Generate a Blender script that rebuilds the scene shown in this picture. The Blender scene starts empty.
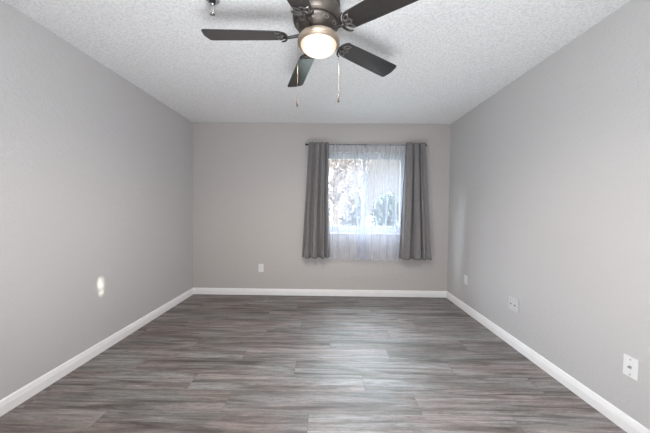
import bpy, bmesh, math, random
from mathutils import Vector, Matrix
random.seed(7)
sc = bpy.context.scene
COL = sc.collection
PI = math.pi
R = math.radians

# ------------------------------------------------------------------ camera
XL, XR, YF, YN, ZC = -1.919, 1.709, 3.634, -1.05, 2.44      # left, right, window wall, wall behind the camera, ceiling
CAM_Z, FPX = 1.237, 256.7
cam_d = bpy.data.cameras.new('camera')
cam = bpy.data.objects.new('camera', cam_d); COL.objects.link(cam)
cam_d.sensor_fit = 'HORIZONTAL'; cam_d.sensor_width = 36.0
cam_d.lens = 36.0 * FPX / 650.0
cam_d.clip_start = 0.02; cam_d.clip_end = 300
yaw, pitch, roll = R(0.541), R(-1.67), R(0.591)
rt = Vector((math.cos(yaw), math.sin(yaw), 0))
fw = Vector((-math.sin(yaw)*math.cos(pitch), math.cos(yaw)*math.cos(pitch), math.sin(pitch)))
up = rt.cross(fw)
rt2 = rt*math.cos(roll) + up*math.sin(roll)
up2 = up*math.cos(roll) - rt*math.sin(roll)
m3 = Matrix((rt2, up2, -fw)).transposed()
cam.matrix_world = Matrix.Translation((0, 0, CAM_Z)) @ m3.to_4x4()
sc.camera = cam

SKY_LOW, SKY_HIGH = 0.9, 37.0
# ------------------------------------------------------------------ world, sun, large lights, exposure
w = bpy.data.worlds.new('sky'); sc.world = w; w.use_nodes = True
wn = w.node_tree.nodes; wn['Background'].inputs['Color'].default_value = (0.86, 0.90, 1.0, 1)
wt = w.node_tree                                              # bright overcast sky, dim and hazy near the horizon
_tc = wn.new('ShaderNodeTexCoord'); _sp = wn.new('ShaderNodeSeparateXYZ'); _mr = wn.new('ShaderNodeMapRange')
_mr.interpolation_type = 'SMOOTHSTEP'
for _k, _v in (('From Min', .22), ('From Max', .55), ('To Min', SKY_LOW), ('To Max', SKY_HIGH)): _mr.inputs[_k].default_value = _v
wt.links.new(_tc.outputs['Generated'], _sp.inputs[0]); wt.links.new(_sp.outputs['Z'], _mr.inputs['Value'])
wt.links.new(_mr.outputs['Result'], wn['Background'].inputs['Strength'])
_cr = wn.new('ShaderNodeValToRGB'); _cr.color_ramp.elements[0].position = .16; _cr.color_ramp.elements[0].color = (1.0, .955, .95, 1)
_cr.color_ramp.elements[1].position = .45; _cr.color_ramp.elements[1].color = (.82, .90, 1.0, 1)
wt.links.new(_sp.outputs['Z'], _cr.inputs['Fac']); wt.links.new(_cr.outputs['Color'], wn['Background'].inputs['Color'])
SUN_TO = Vector((1.0, 0.62, 0.24)).normalized()                 # direction towards the low sun
sd = bpy.data.lights.new('sun', 'SUN'); sd.energy = 13.0; sd.angle = R(0.5); sd.color = (1.0, 0.93, 0.78)
sun = bpy.data.objects.new('sun', sd); COL.objects.link(sun)
sun.rotation_euler = (-SUN_TO).to_track_quat('-Z', 'Y').to_euler(); sun.location = (8, 8, 6)

def area(name, loc, target, sx, sy, power, color):
    d = bpy.data.lights.new(name, 'AREA'); d.shape = 'RECTANGLE'; d.size = sx; d.size_y = sy
    d.energy = power; d.color = color
    o = bpy.data.objects.new(name, d); COL.objects.link(o); o.location = loc
    o.rotation_euler = (Vector(target) - Vector(loc)).to_track_quat('-Z', 'Y').to_euler()
    return o
area('fill_area', (0.0, 0.55, 0.32), (0.20, 2.1, 2.44), 2.0, 0.8, 35, (0.93, 0.97, 1.0))  # unseen soft fill, added below the view and aimed at the ceiling
pl_ = bpy.data.lights.new('fill_point', 'POINT'); pl_.energy = 46; pl_.color = (.96, .98, 1.0); pl_.shadow_soft_size = .25  # added point fill out of view, no fixture belongs to it
po_ = bpy.data.objects.new('fill_point', pl_); COL.objects.link(po_); po_.location = (-.1, .6, 2.15)
sc.view_settings.view_transform = 'Standard'; sc.view_settings.look = 'None'
sc.view_settings.exposure = 0.0; sc.view_settings.gamma = 1.0
sc.view_settings.use_curve_mapping = False
sc.cycles.use_denoising = True
sc.cycles.max_bounces = 10; sc.cycles.diffuse_bounces = 6; sc.cycles.transparent_max_bounces = 24
sc.cycles.sample_clamp_indirect = 6.0
sc.cycles.caustics_reflective = False; sc.cycles.caustics_refractive = False

# ------------------------------------------------------------------ material helpers
def mat(name, color=(.8, .8, .8), rough=.5, metal=0., spec=.5, **kw):
    m = bpy.data.materials.new(name); m.use_nodes = True
    b = m.node_tree.nodes['Principled BSDF']
    b.inputs['Base Color'].default_value = (*color, 1)
    b.inputs['Roughness'].default_value = rough
    b.inputs['Metallic'].default_value = metal
    b.inputs['Specular IOR Level'].default_value = spec
    for k, v in kw.items(): b.inputs[k.replace('_', ' ')].default_value = v
    return m
def N(m, t, **kw):
    n = m.node_tree.nodes.new(t)
    for k, v in kw.items():
        if hasattr(n, k): setattr(n, k, v)
        else: n.inputs[k.replace('_', ' ')].default_value = v
    return n
def L(m, a, b): m.node_tree.links.new(a, b)
def bsdf(m): return m.node_tree.nodes['Principled BSDF']
def coords(m, scale=(1, 1, 1)):
    tc = N(m, 'ShaderNodeTexCoord'); mp = N(m, 'ShaderNodeMapping'); mp.inputs['Scale'].default_value = scale
    L(m, tc.outputs['Object'], mp.inputs['Vector']); return mp.outputs['Vector']
def bump(m, h, strength, dist, chain=None):
    b = N(m, 'ShaderNodeBump'); b.inputs['Strength'].default_value = strength; b.inputs['Distance'].default_value = dist
    L(m, h, b.inputs['Height'])
    if chain: L(m, chain, b.inputs['Normal'])
    return b.outputs['Normal']
def ramp(m, fac, stops):
    r = N(m, 'ShaderNodeValToRGB'); e = r.color_ramp.elements
    while len(e) < len(stops): e.new(.5)
    for i, (p, c) in enumerate(stops): e[i].position = p; e[i].color = (*c, 1)
    L(m, fac, r.inputs['Fac']); return r.outputs['Color']
def mottled(name, color, rough, scale=30, amount=.12, metal=0., spec=.5, bmp=0.):
    """a plain finish with a faint procedural variation"""
    m = mat(name, color, rough, metal, spec)
    n = N(m, 'ShaderNodeTexNoise'); n.inputs['Scale'].default_value = scale; n.inputs['Detail'].default_value = 4
    L(m, coords(m), n.inputs['Vector'])
    lo = tuple(c*(1-amount) for c in color); hi = tuple(min(1, c*(1+amount)) for c in color)
    L(m, ramp(m, n.outputs['Fac'], [(.3, lo), (.7, hi)]), bsdf(m).inputs['Base Color'])
    if bmp: L(m, bump(m, n.outputs['Fac'], bmp, .002), bsdf(m).inputs['Normal'])
    return m

# wall paint: pale grey with orange-peel texture
def wall_mat(name, color):
    m = mat(name, color, .42, 0, .35)
    v = coords(m)
    n1 = N(m, 'ShaderNodeTexNoise'); n1.inputs['Scale'].default_value = 95; n1.inputs['Detail'].default_value = 2
    n2 = N(m, 'ShaderNodeTexNoise'); n2.inputs['Scale'].default_value = 34; n2.inputs['Detail'].default_value = 2
    L(m, v, n1.inputs['Vector']); L(m, v, n2.inputs['Vector'])
    a = bump(m, n1.outputs['Fac'], .5, .004)
    L(m, bump(m, n2.outputs['Fac'], .4, .007, a), bsdf(m).inputs['Normal'])
    return m
M_WALL = wall_mat('wall_paint', (.535, .525, .525))
M_WALLF = wall_mat('far_wall_warm_cast', (.515, .485, .47))  # warm, dimmer light on the window wall put into its colour

def ceiling_mat():
    m = mat('popcorn_ceiling', (.74, .74, .74), .95, 0, .1)
    v = coords(m)
    n1 = N(m, 'ShaderNodeTexVoronoi'); n1.inputs['Scale'].default_value = 75
    n2 = N(m, 'ShaderNodeTexNoise'); n2.inputs['Scale'].default_value = 70; n2.inputs['Detail'].default_value = 3; n2.inputs['Roughness'].default_value = .6
    L(m, v, n1.inputs['Vector']); L(m, v, n2.inputs['Vector'])
    L(m, ramp(m, n2.outputs['Fac'], [(.36, (.79, .79, .795)), (.58, (.94, .94, .95))]), bsdf(m).inputs['Base Color'])  # grain shading partly put into the colour, following the bump
    a = bump(m, n2.outputs['Fac'], .55, .012)
    L(m, bump(m, n1.outputs['Distance'], -.3, .006, a), bsdf(m).inputs['Normal'])
    return m
M_CEIL = ceiling_mat()
M_TRIM = mottled('white_trim_paint', (.90, .89, .89), .35, 12, .02)
M_VINYL = mottled('white_vinyl_frame', (.62, .64, .67), .4, 12, .02)
M_PLATE = mottled('white_plastic', (.78, .78, .78), .35, 20, .02)
M_PAINTED = mottled('painted_plate', (.60, .595, .60), .45, 20, .02)
M_SLOT = mat('dark_slot', (.06, .06, .06), .6)
M_SCREW = mottled('plate_screw', (.45, .45, .45), .35, 60, .05, metal=.6)
M_CHROME = mottled('chrome', (.62, .62, .62), .18, 40, .1, metal=1.)
M_BLACK = mottled('black_metal', (.025, .025, .028), .4, 50, .2, metal=.3)
M_PEWTER = mottled('dark_pewter', (.13, .112, .10), .42, 40, .15, metal=.85)
M_RING = mottled('warm_lit_fitter', (.42, .34, .27), .38, 40, .08, metal=.75)  # bulb's warm light on the pewter ring put into its tan colour
M_IRON = mottled('bronze_black_bracket', (.05, .045, .045), .38, 40, .2, metal=.6)
M_SILV = mottled('antique_silver_scroll', (.26, .245, .235), .35, 40, .15, metal=.8)
M_CHAIN = mottled('brass_bead_chain', (.20, .16, .12), .4, 60, .1, metal=.8)
M_FOB = mottled('brown_wood_fob', (.05, .022, .014), .5, 60, .2)

def blade_mat():
    m = mat('charcoal_blade', (.04, .036, .034), .3, 0, .6, Coat_Weight=.45, Coat_IOR=1.8, Coat_Roughness=.2)
    n = N(m, 'ShaderNodeTexNoise'); n.inputs['Scale'].default_value = 9; n.inputs['Detail'].default_value = 6
    L(m, coords(m, (.8, 9, 9)), n.inputs['Vector'])
    L(m, ramp(m, n.outputs['Fac'], [(.3, (.017, .015, .014)), (.7, (.030, .027, .025))]), bsdf(m).inputs['Base Color'])
    return m
M_BLADE = blade_mat()

def floor_mat():
    m = mat('grey_vinyl_plank', (.2, .2, .2), .36, 0, 1.0)
    at = N(m, 'ShaderNodeAttribute'); at.attribute_name = 'plank_random'
    tc = N(m, 'ShaderNodeTexCoord')
    sx = N(m, 'ShaderNodeVectorMath'); sx.operation = 'MULTIPLY_ADD'
    L(m, at.outputs['Color'], sx.inputs[0]); sx.inputs[1].default_value = (40, 40, 40); L(m, tc.outputs['Object'], sx.inputs[2])
    def noise(scale, detail, rough, sc3, dist=0.):
        mp = N(m, 'ShaderNodeMapping'); mp.inputs['Scale'].default_value = sc3
        L(m, sx.outputs['Vector'], mp.inputs['Vector'])
        n = N(m, 'ShaderNodeTexNoise'); n.inputs['Scale'].default_value = scale; n.inputs['Detail'].default_value = detail
        n.inputs['Roughness'].default_value = rough; n.inputs['Distortion'].default_value = dist
        L(m, mp.outputs['Vector'], n.inputs['Vector']); return n.outputs['Fac']
    broad = noise(1.8, 5, .62, (.8, 11, 1), .8)
    grain = noise(6, 7, .72, (.8, 10, 1), 1.2)
    fine = noise(22, 8, .85, (1.1, 6, 1), 1.5)
    tint = noise(1.3, 2, .5, (.9, 3.5, 1))
    c1 = ramp(m, broad, [(.34, (.060, .046, .041)), (.47, (.158, .141, .135)), (.64, (.275, .262, .257))])
    c2 = ramp(m, grain, [(.33, (.50, .48, .47)), (.46, (.97, .97, .97)), (.64, (1.28, 1.28, 1.28))])
    c3 = ramp(m, fine, [(.38, (.66, .66, .66)), (.64, (1.26, 1.26, 1.26))])
    c4 = ramp(m, tint, [(.40, (1.075, .975, .945)), (.60, (.965, 1.0, .985))])
    def mul(a, b):
        x = N(m, 'ShaderNodeVectorMath'); x.operation = 'MULTIPLY'; L(m, a, x.inputs[0]); L(m, b, x.inputs[1]); return x.outputs['Vector']
    sep = N(m, 'ShaderNodeSeparateColor'); L(m, at.outputs['Color'], sep.inputs['Color'])
    pl = ramp(m, sep.outputs['Red'], [(0, (.84, .82, .81)), (1, (1.16, 1.16, 1.16))])
    L(m, mul(mul(mul(mul(c1, c2), c3), c4), pl), bsdf(m).inputs['Base Color'])
    L(m, ramp(m, grain, [(.3, (.57, .57, .57)), (.7, (.48, .48, .48))]), bsdf(m).inputs['Roughness'])
    L(m, bump(m, fine, .12, .002), bsdf(m).inputs['Normal'])
    return m
M_FLOOR = floor_mat()
M_GAP = mat('plank_gap', (.14, .13, .13), .8)

def sheer_mat():
    m = bpy.data.materials.new('white_sheer_voile'); m.use_nodes = True
    nt = m.node_tree; nt.nodes.clear()
    out = N(m, 'ShaderNodeOutputMaterial')
    tr = N(m, 'ShaderNodeBsdfTransparent'); tr.inputs['Color'].default_value = (1, 1, 1, 1)
    df = N(m, 'ShaderNodeBsdfDiffuse'); df.inputs['Color'].default_value = (.66, .69, .77, 1)
    tl = N(m, 'ShaderNodeBsdfTranslucent'); tl.inputs['Color'].default_value = (.46, .51, .66, 1)
    mx = N(m, 'ShaderNodeMixShader'); mx.inputs[0].default_value = .25
    L(m, df.outputs[0], mx.inputs[1]); L(m, tl.outputs[0], mx.inputs[2])
    lw = N(m, 'ShaderNodeLayerWeight'); lw.inputs['Blend'].default_value = .35
    wv = N(m, 'ShaderNodeTexNoise'); wv.inputs['Scale'].default_value = 160
    L(m, coords(m, (1, 1, .06)), wv.inputs['Vector'])
    a = N(m, 'ShaderNodeMath'); a.operation = 'MULTIPLY_ADD'; L(m, lw.outputs['Facing'], a.inputs[0]); a.inputs[1].default_value = .40; a.inputs[2].default_value = .29
    b = N(m, 'ShaderNodeMath'); b.operation = 'MULTIPLY_ADD'; L(m, wv.outputs['Fac'], b.inputs[0]); b.inputs[1].default_value = .06; L(m, a.outputs[0], b.inputs[2])
    b.use_clamp = True
    m2 = N(m, 'ShaderNodeMixShader'); L(m, b.outputs[0], m2.inputs[0]); L(m, tr.outputs[0], m2.inputs[1]); L(m, mx.outputs[0], m2.inputs[2])
    L(m, m2.outputs[0], out.inputs['Surface'])
    return m
M_SHEER = sheer_mat()

def drape_mat():
    m = bpy.data.materials.new('grey_curtain_cloth'); m.use_nodes = True
    nt = m.node_tree; b = bsdf(m); out = nt.nodes['Material Output']
    b.inputs['Roughness'].default_value = .75; b.inputs['Specular IOR Level'].default_value = .25
    b.inputs['Sheen Weight'].default_value = .15
    n = N(m, 'ShaderNodeTexNoise'); n.inputs['Scale'].default_value = 140; n.inputs['Detail'].default_value = 3
    L(m, coords(m, (1, 1, .25)), n.inputs['Vector'])
    c = ramp(m, n.outputs['Fac'], [(.3, (.215, .206, .208)), (.7, (.29, .28, .284))])
    L(m, c, b.inputs['Base Color'])
    L(m, bump(m, n.outputs['Fac'], .15, .001), b.inputs['Normal'])
    tl = N(m, 'ShaderNodeBsdfTranslucent'); tl.inputs['Color'].default_value = (.22, .19, .20, 1)
    mx = N(m, 'ShaderNodeMixShader'); mx.inputs[0].default_value = .22
    L(m, b.outputs[0], mx.inputs[1]); L(m, tl.outputs[0], mx.inputs[2]); L(m, mx.outputs[0], out.inputs['Surface'])
    return m
M_DRAPE = drape_mat()

def glass_mat():
    m = bpy.data.materials.new('window_glass'); m.use_nodes = True
    nt = m.node_tree; nt.nodes.clear(); out = N(m, 'ShaderNodeOutputMaterial')
    tr = N(m, 'ShaderNodeBsdfTransparent'); tr.inputs['Color'].default_value = (.93, .96, .96, 1)
    gl = N(m, 'ShaderNodeBsdfGlossy'); gl.inputs['Roughness'].default_value = .02
    mx = N(m, 'ShaderNodeMixShader'); mx.inputs[0].default_value = .05
    L(m, tr.outputs[0], mx.inputs[1]); L(m, gl.outputs[0], mx.inputs[2]); L(m, mx.outputs[0], out.inputs['Surface'])
    return m
M_GLASS = glass_mat()

def globe_mat():
    m = mat('lit_frosted_globe', (.45, .43, .40), .3)
    tc = N(m, 'ShaderNodeTexCoord')
    ln = N(m, 'ShaderNodeVectorMath'); ln.operation = 'LENGTH'
    mp = N(m, 'ShaderNodeMapping'); mp.inputs['Scale'].default_value = (1, 1, 0)
    L(m, tc.outputs['Object'], mp.inputs['Vector']); L(m, mp.outputs['Vector'], ln.inputs[0])
    k = N(m, 'ShaderNodeMath'); k.operation = 'MULTIPLY'; L(m, ln.outputs['Value'], k.inputs[0]); k.inputs[1].default_value = 9.2
    c = ramp(m, k.outputs[0], [(0., (1.0, .93, .82)), (.55, (.95, .82, .66)), (.78, (.72, .56, .42)), (.93, (.50, .34, .22))])
    L(m, c, bsdf(m).inputs['Emission Color']); bsdf(m).inputs['Emission Strength'].default_value = 1.25
    return m
M_GLOBE = globe_mat()

# ------------------------------------------------------------------ mesh helpers
def obj(name, bm, m, parent=None, smooth=False):
    me = bpy.data.meshes.new(name)
    bmesh.ops.recalc_face_normals(bm, faces=bm.faces)
    bm.to_mesh(me); bm.free()
    if m: me.materials.append(m)
    if smooth:
        for p in me.polygons: p.use_smooth = True
    o = bpy.data.objects.new(name, me); COL.objects.link(o)
    if parent: o.parent = parent
    return o
def BM(): return bmesh.new()
def box(bm, x0, x1, y0, y1, z0, z1, bev=0, seg=2):
    r = bmesh.ops.create_cube(bm, size=1)
    vs = r['verts']
    for v in vs:
        v.co = Vector(((x0+x1)/2 + v.co.x*(x1-x0), (y0+y1)/2 + v.co.y*(y1-y0), (z0+z1)/2 + v.co.z*(z1-z0)))
    if bev:
        es = list({e for v in vs for e in v.link_edges})
        bmesh.ops.bevel(bm, geom=es, offset=bev, segments=seg, affect='EDGES', profile=.5)
def lathe(bm, prof, c=(0, 0, 0), seg=40, cap=True):
    rings = []
    for r, z in prof:
        if r < 1e-6: rings.append([bm.verts.new((c[0], c[1], c[2]+z))])
        else: rings.append([bm.verts.new((c[0]+r*math.cos(2*PI*i/seg), c[1]+r*math.sin(2*PI*i/seg), c[2]+z)) for i in range(seg)])
    for a, b in zip(rings, rings[1:]):
        for i in range(seg):
            j = (i+1) % seg
            if len(a) == 1 and len(b) == 1: continue
            if len(a) == 1: bm.faces.new((a[0], b[i], b[j]))
            elif len(b) == 1: bm.faces.new((a[i], a[j], b[0]))
            else: bm.faces.new((a[i], a[j], b[j], b[i]))
    if cap:
        for ring in (rings[0], rings[-1]):
            if len(ring) > 2: bm.faces.new(ring)
def tube(bm, pts, r, seg=8, closed=False):
    pts = [Vector(p) for p in pts]; n = len(pts); rings = []
    prev = None
    for i, p in enumerate(pts):
        if closed: t = (pts[(i+1) % n] - pts[i-1]).normalized()
        else: t = (pts[min(i+1, n-1)] - pts[max(i-1, 0)]).normalized()
        if prev is None:
            a = Vector((0, 0, 1)) if abs(t.z) < .9 else Vector((1, 0, 0))
            u = t.cross(a).normalized()
        else: u = (prev - t*prev.dot(t)).normalized()
        prev = u; v = t.cross(u)
        rr = r[i] if isinstance(r, (list, tuple)) else r
        rings.append([bm.verts.new(p + u*rr*math.cos(2*PI*k/seg) + v*rr*math.sin(2*PI*k/seg)) for k in range(seg)])
    m = n if closed else n-1
    for i in range(m):
        a, b = rings[i], rings[(i+1) % n]
        for k in range(seg): bm.faces.new((a[k], a[(k+1) % seg], b[(k+1) % seg], b[k]))
    if not closed: bm.faces.new(rings[0]); bm.faces.new(rings[-1])
def extrude_outline(bm, pts, z0, z1, bev=0):
    lo = [bm.verts.new((x, y, z0)) for x, y in pts]; hi = [bm.verts.new((x, y, z1)) for x, y in pts]
    n = len(pts)
    bm.faces.new(lo[::-1]); bm.faces.new(hi)
    for i in range(n): bm.faces.new((lo[i], lo[(i+1) % n], hi[(i+1) % n], hi[i]))
def tag(o, label, cat, group=None, kind=None):
    if label: o['label'] = label
    if cat: o['category'] = cat
    if group: o['group'] = group
    if kind: o['kind'] = kind
    return o
def thing(name, label, cat, loc=(0, 0, 0), group=None):
    o = bpy.data.objects.new(name, None); COL.objects.link(o); o.location = loc
    o.empty_display_size = .05
    return tag(o, label, cat, group)
def struct(name, bm, m, label=None):
    o = obj(name, bm, m); o['kind'] = 'structure'
    if label: o['label'] = label
    return o

# ------------------------------------------------------------------ floor
bm = BM()
col = bm.loops.layers.float_color.new('plank_random')
PW, PLN, G = .1805, 1.22, .0011
Y0r = 1.52 - 15*PW
known = {15: .587, 14: -.10, 17: -.24, 18: -.69, 20: .625, 21: .95, 23: .54, 24: .85, 19: -1.18, 16: -.95, 22: -.42, 13: .35}
prev = .1
rr = random.Random(3)
for row in range(0, 40):
    y0 = Y0r + row*PW; y1 = y0 + PW
    if y1 < YN: continue
    if y0 > YF: break
    off = known.get(row)
    if off is None: off = prev + rr.uniform(.3, .9)
    prev = off
    off = off % PLN
    k = math.floor((XL - off)/PLN)
    while off + k*PLN < XR:
        x0, x1 = max(XL, off+k*PLN), min(XR, off+(k+1)*PLN)
        rnd = (rr.random(), rr.random(), rr.random(), 1)
        if row == 17 and x1 < -.2 and x1 > -.3: rnd = (.55, .2, .3, 1)
        yy0, yy1 = max(y0, YN), min(y1, YF)
        if x1-x0 > .003 and yy1-yy0 > .003:
            vs = [bm.verts.new(p) for p in ((x0+G, yy0+G, 0), (x1-G, yy0+G, 0), (x1-G, yy1-G, 0), (x0+G, yy1-G, 0))]
            f = bm.faces.new(vs)
            for l in f.loops: l[col] = rnd
        k += 1
nf = len(bm.faces)
vs = [bm.verts.new(p) for p in ((XL, YN, -.0015), (XR, YN, -.0015), (XR, YF, -.0015), (XL, YF, -.0015))]
bm.faces.new(vs)
vs = [bm.verts.new(p) for p in ((XL, YN, -.12), (XR, YN, -.12), (XR, YF, -.12), (XL, YF, -.12))]
bm.faces.new(vs[::-1])
floor = struct('floor', bm, M_FLOOR, 'grey wood-look vinyl plank floor')
floor.data.materials.append(M_GAP)
for i in (nf, nf+1): floor.data.polygons[i].material_index = 1

# ------------------------------------------------------------------ shell
T = .15
bm = BM(); box(bm, XL-T, XR+T, YN-T, YF+T, ZC, ZC+.12); struct('ceiling', bm, M_CEIL, 'white popcorn-textured ceiling')
bm = BM(); box(bm, XL-T, XL, YN-T, YF+T, -.12, ZC); struct('wall_left', bm, M_WALL, 'pale grey wall on the left')
bm = BM(); box(bm, XR, XR+T, YN-T, YF+T, -.12, ZC); struct('wall_right', bm, M_WALL, 'pale grey wall on the right')
# window wall with a real opening
WX0, WX1, WZ0, WZ1 = -.09, 1.135, .880, 2.035
bm = BM()
def holed(y):
    xs = [XL, WX0, WX1, XR]; zs = [-.12, WZ0, WZ1, ZC]
    return {(i, j): bm.verts.new((xs[i], y, zs[j])) for i in range(4) for j in range(4)}
A, B = holed(YF), holed(YF+T)
for i in range(3):
    for j in range(3):
        if (i, j) == (1, 1): continue
        bm.faces.new((A[i, j], A[i+1, j], A[i+1, j+1], A[i, j+1]))
        bm.faces.new((B[i, j], B[i, j+1], B[i+1, j+1], B[i+1, j]))
q = [(1, 1), (2, 1), (2, 2), (1, 2)]
for a, b in zip(q, q[1:]+q[:1]): bm.faces.new((A[a], A[b], B[b], B[a]))
for i in range(3):
    bm.faces.new((A[i, 0], B[i, 0], B[i+1, 0], A[i+1, 0])); bm.faces.new((A[i, 3], A[i+1, 3], B[i+1, 3], B[i, 3]))
    bm.faces.new((A[0, i], A[0, i+1], B[0, i+1], B[0, i])); bm.faces.new((A[3, i], B[3, i], B[3, i+1], A[3, i+1]))
struct('wall_far', bm, M_WALLF, 'grey far wall with the curtained window')
# wall behind the camera with a plain doorway
bm = BM()
box(bm, XL, -.55, YN-T, YN, -.12, ZC); box(bm, .35, XR, YN-T, YN, -.12, ZC); box(bm, -.55, .35, YN-T, YN, 2.05, ZC)
struct('wall_near', bm, M_WALL, 'grey wall behind the viewer')
bm = BM()
box(bm, -.55, .35, YN-.09, YN-.05, 0, 2.05, .003)
d = struct('door_1', bm, M_TRIM, 'white door behind the viewer')
kb = BM(); lathe(kb, [(0, 0), (.012, 0), (.012, .03), (.026, .038), (.028, .055), (.018, .068), (0, .07)], seg=20)
k = obj('door_knob', kb, M_CHROME, d, True); k.rotation_euler = (-PI/2, 0, 0); k.location = (.27, YN-.05, .95)

# baseboards: swept profile with a stepped cap
prof = [(0, 0), (.015, 0), (.015, .055), (.0125, .060), (.0125, .068), (.010, .0715), (.010, .080), (.006, .088), (.003, .090), (0, .090)]
def baseboard(name, p0, p1, nrm, label):
    """p0->p1 along the wall, nrm points into the room; ends are mitred"""
    bm = BM(); p0, p1, nrm = Vector(p0), Vector(p1), Vector(nrm); t = (p1-p0).normalized()
    a = [bm.verts.new(p0 + nrm*(d+.0005) + t*(d+.0005) + Vector((0, 0, z+.0005))) for d, z in prof]
    b = [bm.verts.new(p1 + nrm*(d+.0005) - t*(d+.0005) + Vector((0, 0, z+.0005))) for d, z in prof]
    n = len(prof)
    for i in range(n): bm.faces.new((a[i], a[(i+1) % n], b[(i+1) % n], b[i]))
    bm.faces.new(a); bm.faces.new(b[::-1])
    struct(name, bm, M_TRIM, label)
baseboard('baseboard_left', (XL, YN, 0), (XL, YF, 0), (1, 0, 0), 'white baseboard along the left wall')
baseboard('baseboard_right', (XR, YN, 0), (XR, YF, 0), (-1, 0, 0), 'white baseboard along the right wall')
baseboard('baseboard_far', (XL, YF, 0), (XR, YF, 0), (0, -1, 0), 'white baseboard under the window wall')

# ------------------------------------------------------------------ window
win = bpy.data.objects.new('window_1', None); COL.objects.link(win); win.location = (0, 0, 0); win['kind'] = 'structure'
win['label'] = 'white framed sliding window behind the sheer curtains'
FY0, FY1 = YF+.075, YF+.135
bm = BM()
e = .0008
box(bm, WX0+e, WX0+.045, FY0, FY1, WZ0+e, WZ1-e, .003); box(bm, WX1-.045, WX1-e, FY0, FY1, WZ0+e, WZ1-e, .003)
box(bm, WX0+.045, WX1-.045, FY0, FY1, WZ1-.04, WZ1-e, .003); box(bm, WX0+.045, WX1-.045, FY0, FY1, WZ0+e, WZ0+.06, .003)
obj('window_frame', bm, M_VINYL, win)
MX = .516
for (x0, x1, y0, y1) in ((WX0+.046, MX+.02, FY0+.004, FY0+.026), (MX-.02, WX1-.046, FY0+.030, FY0+.052)):
    bm = BM(); z0, z1 = WZ0+.061, WZ1-.041
    box(bm, x0, x0+.04, y0, y1, z0, z1, .002); box(bm, x1-.04, x1, y0, y1, z0, z1, .002)
    box(bm, x0+.04, x1-.04, y0, y1, z0, z0+.055, .002); box(bm, x0+.04, x1-.04, y0, y1, z1-.035, z1, .002)
    s = obj('sash', bm, M_VINYL, win)
    bm = BM(); box(bm, x0+.038, x1-.038, (y0+y1)/2-.002, (y0+y1)/2+.002, z0+.053, z1-.033)
    obj('pane', bm, M_GLASS, s)
bm = BM(); box(bm, WX0+.001, WX1-.001, YF-.018, FY0-.001, WZ0+.0005, WZ0+.019, .004)
obj('window_sill', bm, mottled('stone_sill', (.50, .50, .50), .4, 9, .1), win)

# ------------------------------------------------------------------ curtains
def smooth_noise(seed):
    r = random.Random(seed); ph = [r.uniform(0, 2*PI) for _ in range(8)]; fr = [r.uniform(.6, 3.4) for _ in range(8)]
    return lambda u: sum(math.sin(fr[i]*2*PI*u + ph[i]) for i in range(8))/8
def cloth(xl, xr, z_top, z_bot, yc, folds, amp, over, seed, nu=260, nz=46, hem=.0, head=.0, yoff=None, sheer=False):
    """a hanging gathered panel: xl(z), xr(z) edges; folds swell towards the hem"""
    bm = BM(); s1, s2, s3 = smooth_noise(seed), smooth_noise(seed+1), smooth_noise(seed+2)
    rows = []
    for j in range(nz+1):
        t = j/nz                       # 0 top .. 1 bottom
        row = []
        for i in range(nu+1):
            u = i/nu
            ph = 2*PI*(folds*u + .55*s1(u*1.4) + (.05 if sheer else .18)*t*s2(u+.3*t))
            g = (.35 + .65*min(1, t*1.6)) * (.75 + .5*s3(u*2+.2*t)) if not sheer else (.45 + .3*min(1, t*5) + .25*t) * (.7 + .8*s3(u*1.6))
            a = amp*g
            # tight gathers at the rod blend into broad folds
            tg = max(0, 1-t*9)
            y = yc + (a*math.sin(ph) + .25*a*math.sin(2*ph+1.3) if sheer else a*(2*abs(math.cos(ph/2))**4.5-1) + .18*a*math.sin(2.6*ph+1.3)) + tg*.004*math.sin(ph*3.1)
            z = z_top + (z_bot-z_top)*t
            if j == nz: z += .006*math.sin(ph*1.0+1)
            if j == 0: z += .004*math.sin(ph*2.3)
            x = xl(t) + (xr(t)-xl(t))*u + over*g*(math.sin(ph+.6) if sheer else math.sin(2*ph))*min(1, u*8, (1-u)*8)
            if yoff: y += yoff(u, t)
            row.append(bm.verts.new((x, y, z)))
        rows.append(row)
    for j in range(nz):
        for i in range(nu): bm.faces.new((rows[j][i], rows[j+1][i], rows[j+1][i+1], rows[j][i+1]))
    return bm
def lerp(pts):
    def f(t):
        for (a, va), (b, vb) in zip(pts, pts[1:]):
            if t <= b: return va + (vb-va)*(t-a)/(b-a)
        return pts[-1][1]
    return f
def cloth_obj(name, bm, m, parent=None, thick=0):
    me = bpy.data.meshes.new(name); bm.to_mesh(me); bm.free(); me.materials.append(m)
    for p in me.polygons: p.use_smooth = True
    o = bpy.data.objects.new(name, me); COL.objects.link(o)
    if parent: o.parent = parent
    if thick:
        s = o.modifiers.new('thickness', 'SOLIDIFY'); s.thickness = thick; s.offset = 0
    return o

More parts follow.
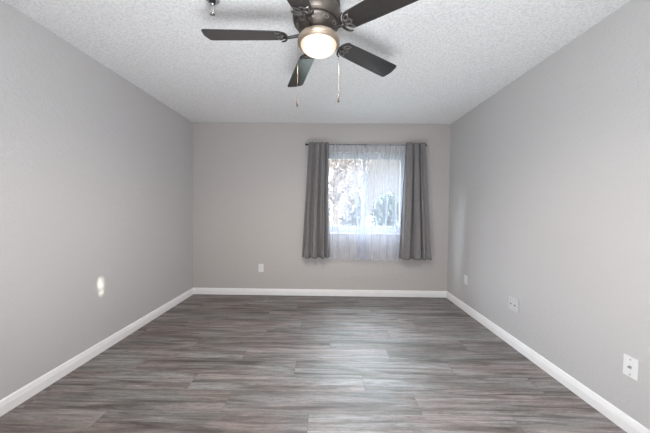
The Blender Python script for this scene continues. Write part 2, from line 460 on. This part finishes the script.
ROD_Y, ROD_Z = 3.566, 2.124
def curtain(name, label, xl, xr, folds, amp, over, seed, m, yc, z_top, z_bot, thick, group, hemmat=None, nu=260, yoff=None):
    t = thing(name, label, 'curtain', (0, 0, 0), group)
    body = cloth_obj('curtain_panel', cloth(xl, xr, z_top, z_bot, yc, folds, amp, over, seed, nu=nu, yoff=yoff, sheer=not thick), m, t, thick)
    return t
curtain('blackout_curtain', 'charcoal grey curtain panel hanging left of the white sheers',
        lerp([(0, -.262), (.3, -.285), (1, -.345)]), lerp([(0, .008), (.5, .010), (1, .040)]),
        3.3, .048, .006, 11, M_DRAPE, 3.472, 2.131, .570, .0016, 'grey curtains on the window rod')
curtain('blackout_curtain', 'charcoal grey curtain panel hanging right of the white sheers',
        lerp([(0, 1.040), (.35, 1.020), (1, .978)]), lerp([(0, 1.300), (.3, 1.325), (1, 1.402)]),
        2.9, .046, .006, 23, M_DRAPE, 3.460, 2.130, .570, .0016, 'grey curtains on the window rod')
curtain('sheer_curtain', 'white see-through sheer panel over the left half of the window',
        lerp([(0, -.030), (1, .010)]), lerp([(0, .503), (.25, .525), (1, .60)]),
        4.6, .010, .034, 31, M_SHEER, 3.546, 2.122, .545, 0, 'white sheers on the window rod')
curtain('sheer_curtain', 'white see-through sheer panel over the right half of the window',
        lerp([(0, .497), (.25, .465), (1, .43)]), lerp([(0, 1.05), (1, 1.01)]),
        5.2, .011, .034, 47, M_SHEER, 3.518, 2.121, .545, 0, 'white sheers on the window rod', nu=320)

# rod with flared end caps and wall brackets
rod = thing('curtain_rod', 'thin black curtain rod above the window carrying all four curtains', 'curtain rod', (.52, ROD_Y, ROD_Z))
bm = BM(); tube(bm, [(-.80, 0, 0), (.802, 0, 0)], .0075, 12); obj('pole', bm, M_BLACK, rod, True)
for s in (-1, 1):
    bm = BM(); lathe(bm, [(0, 0), (.010, 0), (.011, .008), (.009, .014), (.014, .024), (.017, .028), (.017, .033), (0, .034)], seg=20)
    f = obj('finial', bm, M_BLACK, rod, True); f.rotation_euler = (0, s*PI/2, 0); f.location = (s*.80, 0, 0)
for bx_ in (-.70, .0, .70):
    bm = BM(); box(bm, bx_-.010, bx_+.010, YF-ROD_Y-.004, YF-ROD_Y-.0005, -.03, .03, .001)
    tube(bm, [(bx_, YF-ROD_Y-.004, 0), (bx_, .02, -.004), (bx_, .0, -.0105)], .004, 8)
    obj('wall_bracket', bm, M_BLACK, rod)

# ------------------------------------------------------------------ wall plates
def face_to_wall(o, wall, a, z):
    """plates are modelled facing -Y in local space with their back at y=0"""
    if wall == 'far': o.location = (a, YF-.0004, z)
    elif wall == 'right': o.location = (XR-.0004, a, z); o.rotation_euler = (0, 0, -PI/2)
def plate(parent, w, h, t=.006, m=None):
    bm = BM(); box(bm, -w/2, w/2, -t, 0, -h/2, h/2, .0022, 3)
    return obj('cover_plate', bm, m or M_PLATE, parent)
def screw(parent, x, z, y=-.006):
    bm = BM(); lathe(bm, [(0, .0018), (.0035, .0014), (.004, 0)], seg=14, cap=True)
    s = obj('screw', bm, M_SCREW, parent, True); s.rotation_euler = (PI/2, 0, 0); s.location = (x, y, z)
def receptacle(parent, x=0, y=-.006):
    bm = BM(); box(bm, x-.0165, x+.0165, y-.0025, y+.001, -.033, .033, .0012)
    o = obj('receptacle', bm, M_PLATE, parent)
    b2 = BM()
    for zz in (-.0175, .0175):
        box(b2, x-.0075, x-.0055, y-.0029, y-.0015, zz-.001, zz+.008); box(b2, x+.0055, x+.0075, y-.0029, y-.0015, zz-.001, zz+.007)
        box(b2, x-.0025, x+.0025, y-.0029, y-.0015, zz-.010, zz-.006)
    s = obj('slots', b2, M_SLOT, o)
t = thing('wall_outlet', 'small white outlet plate on the far wall left of the curtains', 'outlet')
plate(t, .070, .114); receptacle(t); screw(t, 0, .048); screw(t, 0, -.048)
face_to_wall(t, 'far', -.940, .387)
t = thing('wall_outlet', 'small white outlet plate on the right wall nearest the far corner', 'outlet')
plate(t, .072, .114); receptacle(t); screw(t, 0, .048); screw(t, 0, -.048)
face_to_wall(t, 'right', 3.144, .387)
# wide plate with two phone jacks
t = thing('jack_plate', 'wide wall plate painted like the right wall, with two dark sockets', 'wall plate')
plate(t, .116, .114, .009, M_PAINTED)
for x in (-.027, .022):
    bm = BM(); box(bm, x-.012, x+.012, -.0115, -.008, -.012, .012, .001); j = obj('jack', bm, M_PAINTED, t)
    b2 = BM(); box(b2, x-.0095, x+.0095, -.0120, -.010, -.005, .005); obj('socket', b2, M_SLOT, j)
for x in (-.027, .022): screw(t, x, .042, -.009); screw(t, x, -.042, -.009)
face_to_wall(t, 'right', 2.330, .385)
# coax plate nearest the camera
t = thing('cable_plate', 'white wall plate with a cable connector, nearest and largest on the right wall', 'wall plate')
plate(t, .070, .116, .007)
bm = BM(); lathe(bm, [(0, 0), (.0085, 0), (.0085, .003), (.0065, .0035), (.0065, .0035)], seg=6, cap=False); lathe(bm, [(.0048, .003), (.0048, .011), (.003, .011), (.003, .006), (0, .006)], seg=20, cap=False)
c = obj('cable_connector', bm, M_SCREW, t); c.rotation_euler = (PI/2, 0, 0); c.location = (0, -.007, 0)
screw(t, 0, .042, -.007); screw(t, 0, -.042, -.007)
face_to_wall(t, 'right', 1.427, .371)

# ------------------------------------------------------------------ ceiling fan
FX, FYc, BZ = -.074, 1.534, 2.250
fan = thing('ceiling_fan', 'five-bladed dark ceiling fan with a lit round globe, hugging the ceiling', 'ceiling fan', (FX, FYc, ZC))
dz = -ZC
bm = BM()
lathe(bm, [(0, 2.4395), (.128, 2.4395), (.134, 2.432), (.136, 2.415), (.128, 2.405), (.132, 2.395), (.140, 2.375), (.141, 2.345), (.137, 2.325), (.129, 2.315), (0, 2.315)], (0, 0, dz), 56, cap=False)
mh = obj('motor_housing', bm, M_PEWTER, fan, True)
bm = BM()
lathe(bm, [(0, 2.3148), (.124, 2.3148), (.118, 2.300), (.102, 2.285), (.088, 2.276), (.084, 2.262), (0, 2.262)], (0, 0, dz), 56, cap=False)
lh = obj('vented_collar', bm, M_PEWTER, fan, True)
for k in range(10):
    a = 2*PI*k/10 + .2
    b2 = BM()
    p = [(.111+.006*math.cos(q)*.9, .016*math.sin(q), 2.2935+.007*math.cos(q)) for q in [2*PI*i/14 for i in range(14)]]
    tube(b2, [(x*math.cos(a)-y*math.sin(a), x*math.sin(a)+y*math.cos(a), z+dz) for x, y, z in p], .0022, 6, True)
    obj('scroll_vent', b2, M_SILV, lh, True)
bm = BM(); lathe(bm, [(0, 2.2618), (.078, 2.2618), (.080, 2.252), (.078, 2.245), (0, 2.245)], (0, 0, dz), 48, cap=False)
obj('flywheel', bm, M_IRON, fan, True)
bm = BM()
KX = .012                                                      # the light kit sits slightly off the hub
lathe(bm, [(0, 2.2448), (.085, 2.2448), (.104, 2.240), (.116, 2.232), (.122, 2.222), (.123, 2.205), (.119, 2.199), (.113, 2.1975), (.111, 2.194), (.107, 2.194), (.103, 2.201)], (KX, 0, dz), 64, cap=False)
obj('light_fitter', bm, M_RING, fan, True)
bm = BM(); pr = []
for i in range(15):
    q = i/14*PI/2; pr.append((.105*math.cos(q)**.9 if i < 14 else 0, 2.197-.048*math.sin(q)))
lathe(bm, pr, (0, 0, -2.197), 64, cap=False)
g = obj('light_globe', bm, M_GLOBE, fan, True); g.location = (KX, 0, 2.197+dz)
# the bulb's own light, just under the globe
pd = bpy.data.lights.new('fan_bulb', 'SPOT'); pd.energy = 60; pd.color = (1.0, .86, .72); pd.shadow_soft_size = .08
pd.spot_size = R(175); pd.spot_blend = .6
po = bpy.data.objects.new('fan_bulb', pd); COL.objects.link(po); po.location = (FX+.012, FYc, 2.12)

# blades
def blade_outline():
    r0, r1, w0, w1 = .185, .662, .110, .134
    pts = []
    n = 10
    for i in range(n+1):                                   # rounded root end
        a = PI/2 + PI*i/n
        pts.append((r0+.045 + .045*math.cos(a), w0/2*math.sin(a)))
    pts += [(.35, -(w0+.010)/2), (.5, -(w0+.018)/2)]
    c = .022
    for i in range(6):
        a = -PI/2 + PI/2*i/5
        pts.append((r1-c-.008 + c*math.cos(a), -w1/2+c + c*math.sin(a)))
    pts += [(r1-.003, -.02), (r1, 0), (r1-.003, .02)]
    for i in range(6):
        a = PI/2*i/5
        pts.append((r1-c-.008 + c*math.cos(a), w1/2-c + c*math.sin(a)))
    pts += [(.5, (w0+.018)/2), (.35, (w0+.010)/2)]
    return pts
PITCH = R(-11)
for k in range(5):
    az = R(180.52) - k*R(72)
    bm = BM(); extrude_outline(bm, blade_outline(), -.003, .003)
    bl = obj('blade', bm, M_BLADE, fan)
    bv = bl.modifiers.new('edge', 'BEVEL'); bv.width = .0018; bv.segments = 2; bv.limit_method = 'ANGLE'
    bl.rotation_euler = Matrix.Rotation(az, 3, 'Z').to_euler()
    bl.matrix_local = Matrix.Translation((0, 0, BZ-ZC)) @ Matrix.Rotation(az, 4, 'Z') @ Matrix.Rotation(PITCH if k != 1 else R(-15), 4, 'X')
    # iron: arm + dark crescent + silver openwork
    bm = BM()
    tube(bm, [(.070, 0, .006), (.10, 0, .002), (.130, 0, -.004), (.165, 0, -.010), (.195, 0, -.0095)], [.010, .009, .0085, .008, .007], 10)
    cres = [(.215+.040*math.cos(a), .060*math.sin(a), -.0075) for a in [PI/2 + PI*i/18 for i in range(19)]]
    tube(bm, cres, [.0035+.004*math.sin(PI*i/18) for i in range(19)], 8)
    ir = obj('blade_iron', bm, M_IRON, bl, True)
    bm = BM()
    def loop(cx, cy, rx, ry, rot=0):
        p = []
        for i in range(18):
            a = 2*PI*i/18; x, y = rx*math.cos(a), ry*math.sin(a)
            p.append((cx+x*math.cos(rot)-y*math.sin(rot), cy+x*math.sin(rot)+y*math.cos(rot), -.0065))
        tube(bm, p, .0024, 6, True)
    loop(.212, 0, .022, .010); loop(.213, .027, .019, .010, .7); loop(.213, -.027, .019, .010, -.7)
    loop(.196, .0, .010, .024)
    tube(bm, [(.235, .045, -.0065), (.225, .02, -.0065), (.238, 0, -.0065), (.225, -.02, -.0065), (.235, -.045, -.0065)], .0026, 6)
    sc_ = obj('scrollwork', bm, M_SILV, bl, True); sc_['label'] = 'silver openwork scroll on the blade root'
# pull chains
def pull_chain(x, y, zt, zb, fob):
    bm = BM(); n = int((zt-zb)/.006)
    tube(bm, [(x, y, zt+dz), (x, y, zb+dz)], .0008, 6)
    for i in range(n):
        bmesh.ops.create_icosphere(bm, subdivisions=1, radius=.0012, matrix=Matrix.Translation((x, y, zt+dz-i*.006)))
    pc = obj('pull_chain', bm, M_CHAIN, fan, True)
    b2 = BM(); lathe(b2, [(0, 0), (.0025, 0), (.0035, -.006), (.0028, -.010), (.0048, -.020), (.0062, -.034), (.0052, -.044), (0, -.047)], (x, y, zb+dz), 16, cap=False)
    obj('chain_fob', b2, M_FOB, pc, True)
pull_chain(KX-.1225, .0, 2.210, 1.885, 1)
pull_chain(KX+.1195, .0, 2.210, 1.912, 1)

# ------------------------------------------------------------------ sprinkler head
sp = thing('fire_sprinkler', 'chrome fire sprinkler head hanging from the ceiling left of the fan', 'sprinkler', (-.672, 1.5, ZC))
bm = BM(); lathe(bm, [(0, -.0005), (.040, -.0005), (.041, -.006), (.036, -.012), (.020, -.014), (.0, -.014)], seg=32, cap=False); obj('escutcheon', bm, M_CHROME, sp, True)
bm = BM(); lathe(bm, [(0, -.0142), (.019, -.0142), (.019, -.026), (.012, -.030), (0, -.030)], seg=6, cap=False); obj('hex_body', bm, M_BLACK, sp)
bm = BM()
lathe(bm, [(0, -.0302), (.010, -.0302), (.010, -.040), (.007, -.043), (0, -.043)], seg=16, cap=False)
for s in (-1, 1):
    tube(bm, [(s*.008, 0, -.038), (s*.014, 0, -.050), (s*.013, 0, -.064), (s*.004, 0, -.078), (0, 0, -.083)], .0032, 8)
obj('frame_arms', bm, M_CHROME, sp, True)
bm = BM(); tube(bm, [(0, 0, -.043), (0, 0, -.078)], .0026, 8); obj('bulb_element', bm, M_SCREW, sp, True)
bm = BM(); lathe(bm, [(0, -.083), (.006, -.083), (.006, -.089), (.0145, -.0905), (.0145, -.093), (0, -.094)], seg=24, cap=False)
obj('deflector', bm, M_CHROME, sp, True)

# ------------------------------------------------------------------ outside the window
def grass_mat():
    m = mat('lawn', (.2, .25, .1), .9); n = N(m, 'ShaderNodeTexNoise'); n.inputs['Scale'].default_value = 3; n.inputs['Detail'].default_value = 8
    L(m, coords(m), n.inputs['Vector']); L(m, ramp(m, n.outputs['Fac'], [(.3, (.06, .07, .05)), (.7, (.11, .12, .09))]), bsdf(m).inputs['Base Color']); return m
bm = BM()
vs = [bm.verts.new(p) for p in ((-25, YF+T+.01, -.30), (30, YF+T+.01, -.30), (30, 60, -.30), (-25, 60, -.30))]; bm.faces.new(vs)
struct('ground', bm, grass_mat(), 'lawn outside the window')
def leaf_mat(name, c):
    m = mottled(name, c, .55, 6, .35); b = bsdf(m); return m
M_BARK = mottled('bark', (.16, .12, .09), .9, 14, .3, bmp=.6)
def foliage(bm, blobs, n, size, rnd, keep=None):
    tot = sum(b[3]*b[4]*b[5] for b in blobs)
    for (cx, cy, cz, rx, ry, rz) in blobs:
        for _ in range(int(n*rx*ry*rz/tot)):
            v = Vector((rnd.gauss(0, 1), rnd.gauss(0, 1), rnd.gauss(0, 1))).normalized()*(rnd.random()**.45)
            p = Vector((cx+v.x*rx, cy+v.y*ry, cz+v.z*rz))
            s = size*rnd.uniform(.6, 1.3)
            if keep and not keep(p, s): continue
            q = Matrix.Rotation(rnd.uniform(0, 2*PI), 3, Vector((rnd.gauss(0, 1), rnd.gauss(0, 1), rnd.gauss(0, 1))).normalized())
            pts = [(-s, 0, 0), (-.2*s, .38*s, .08*s), (s, 0, 0), (-.2*s, -.38*s, .08*s)]
            bm.faces.new([bm.verts.new(p + q @ Vector(a)) for a in pts])
def tree(name, label, cat, x, y, h, blobs, n, size, m, seed, trunk=True, group=None, keep=None):
    t = thing(name, label, cat, (x, y, -.30), group); rnd = random.Random(seed)
    bm = BM(); foliage(bm, blobs, n, size, rnd, keep); me = obj('foliage', bm, m, t)
    me['kind'] = 'stuff'
    if trunk:
        bm = BM(); tube(bm, [(0, 0, 0), (.03, .02, h*.3), (-.02, 0, h*.6), (.02, 0, h*.85)], [.10*h/3, .08*h/3, .05*h/3, .02*h/3], 10)
        for k in range(7):
            a = rnd.uniform(0, 2*PI); z0 = h*rnd.uniform(.35, .7)
            tube(bm, [(0, 0, z0), (.25*h*math.cos(a)*.5, .25*h*math.sin(a)*.5, z0+.12*h), (.25*h*math.cos(a), .25*h*math.sin(a), z0+.2*h)], [.03*h/3, .02*h/3, .008*h/3], 6)
        obj('trunk', bm, M_BARK, t, True)
    return t
LG = [leaf_mat('olive_leaves', (.075, .07, .055)), leaf_mat('green_leaves', (.05, .065, .045)), leaf_mat('tan_leaves', (.20, .145, .11))]
tree('leafy_tree', 'tall sparse tan-leaved tree seen through the left sheer', 'tree', .25, 8.6, 4.4,
     [(0, 0, 2.3, 1.0, .9, 1.1), (.5, .2, 3.2, .8, .8, .8), (-.5, 0, 3.2, .8, .8, .9), (.1, .2, 3.9, .7, .7, .7)], 5200, .062, LG[2], 5)
bx0 = [(1.2, 12.3, 2.3), (2.75, 11.9, 2.35), (4.3, 12.4, 2.3), (5.9, 12.7, 2.6), (-.5, 12.6, 2.3)]
lab = ['rounded olive shrub behind the sheer, just right of the window centre', 'rounded olive shrub seen low through the right sheer', 'green shrub seen through the right sheer beside the grey curtain', 'green shrub outside behind the right grey curtain', 'olive shrub outside behind the tan-leaved tree']
for i, (x, y, h) in enumerate(bx0):
    tree('garden_shrub', lab[i], 'shrub', x, y, h, [(0, 0, h*.5, .72, .8, h*.5), (.15, .1, h*.68, .5, .6, h*.36)], 2600, .10, LG[i % 2], 60+i, group='shrubs along the garden edge')
# neighbouring house at the far left of the view
hs = thing('neighbour_house', 'pale tan house beyond the garden seen through the left sheer', 'house', (-3.0, 20, -.30))
bm = BM(); box(bm, -5, 4.4, 0, 7, 0, 2.7); obj('house_wall', bm, mottled('tan_stucco', (.62, .50, .40), .9, 5, .06), hs)
bm = BM()
v = [bm.verts.new(p) for p in ((-5.4, -.4, 2.7), (4.8, -.4, 2.7), (4.8, 7.4, 2.7), (-5.4, 7.4, 2.7), (-3, 3.5, 4.3), (2.4, 3.5, 4.3))]
for f in ((0, 1, 5, 4), (1, 2, 5), (2, 3, 4, 5), (3, 0, 4), (3, 2, 1, 0)): bm.faces.new([v[i] for i in f])
obj('roof', bm, mottled('shingle_roof', (.30, .27, .25), .9, 8, .15), hs)
for x in (-2.5, 2.6):
    bm = BM(); box(bm, x-.6, x+.6, -.03, -.001, .9, 2.1, .01); obj('house_window', bm, mottled('dark_window', (.10, .11, .13), .15, 3, .1), hs)

# unseen foliage added to block the low sun; holes shaped for wall dapples
beams = []
for (yw, zw, a, b) in ((2.140, .545, .014, .105), (2.015, .485, -.012, .035), (1.80, .51, -.014, .0)):
    beams.append((Vector((XL, yw, zw)), a, b))
TX, TY = 2.25, 4.70
def keep(p, s):
    wp = p + Vector((TX, TY, -.30))
    hit = wp - SUN_TO*((wp.x-XL)/SUN_TO.x)                     # where this leaf's shade lands on the left wall
    for c, a, b in beams:
        d = hit - c
        if (d.y/(a+s*.55))**2 + (d.z/(b+s*.55))**2 < 1: return False
    return True
tree('sun_blocker_foliage', 'added leaf mass out of view right of the window, blocking the low sun', 'shrub', TX, TY, 3.2,
     [(0, 0, .75, .62, .62, .75), (0, 0, 1.45, .66, .66, .85), (0, 0, 2.2, .62, .62, .8), (0, 0, 2.8, .5, .5, .6)], 15000, .07, LG[1], 77, trunk=False, keep=keep)
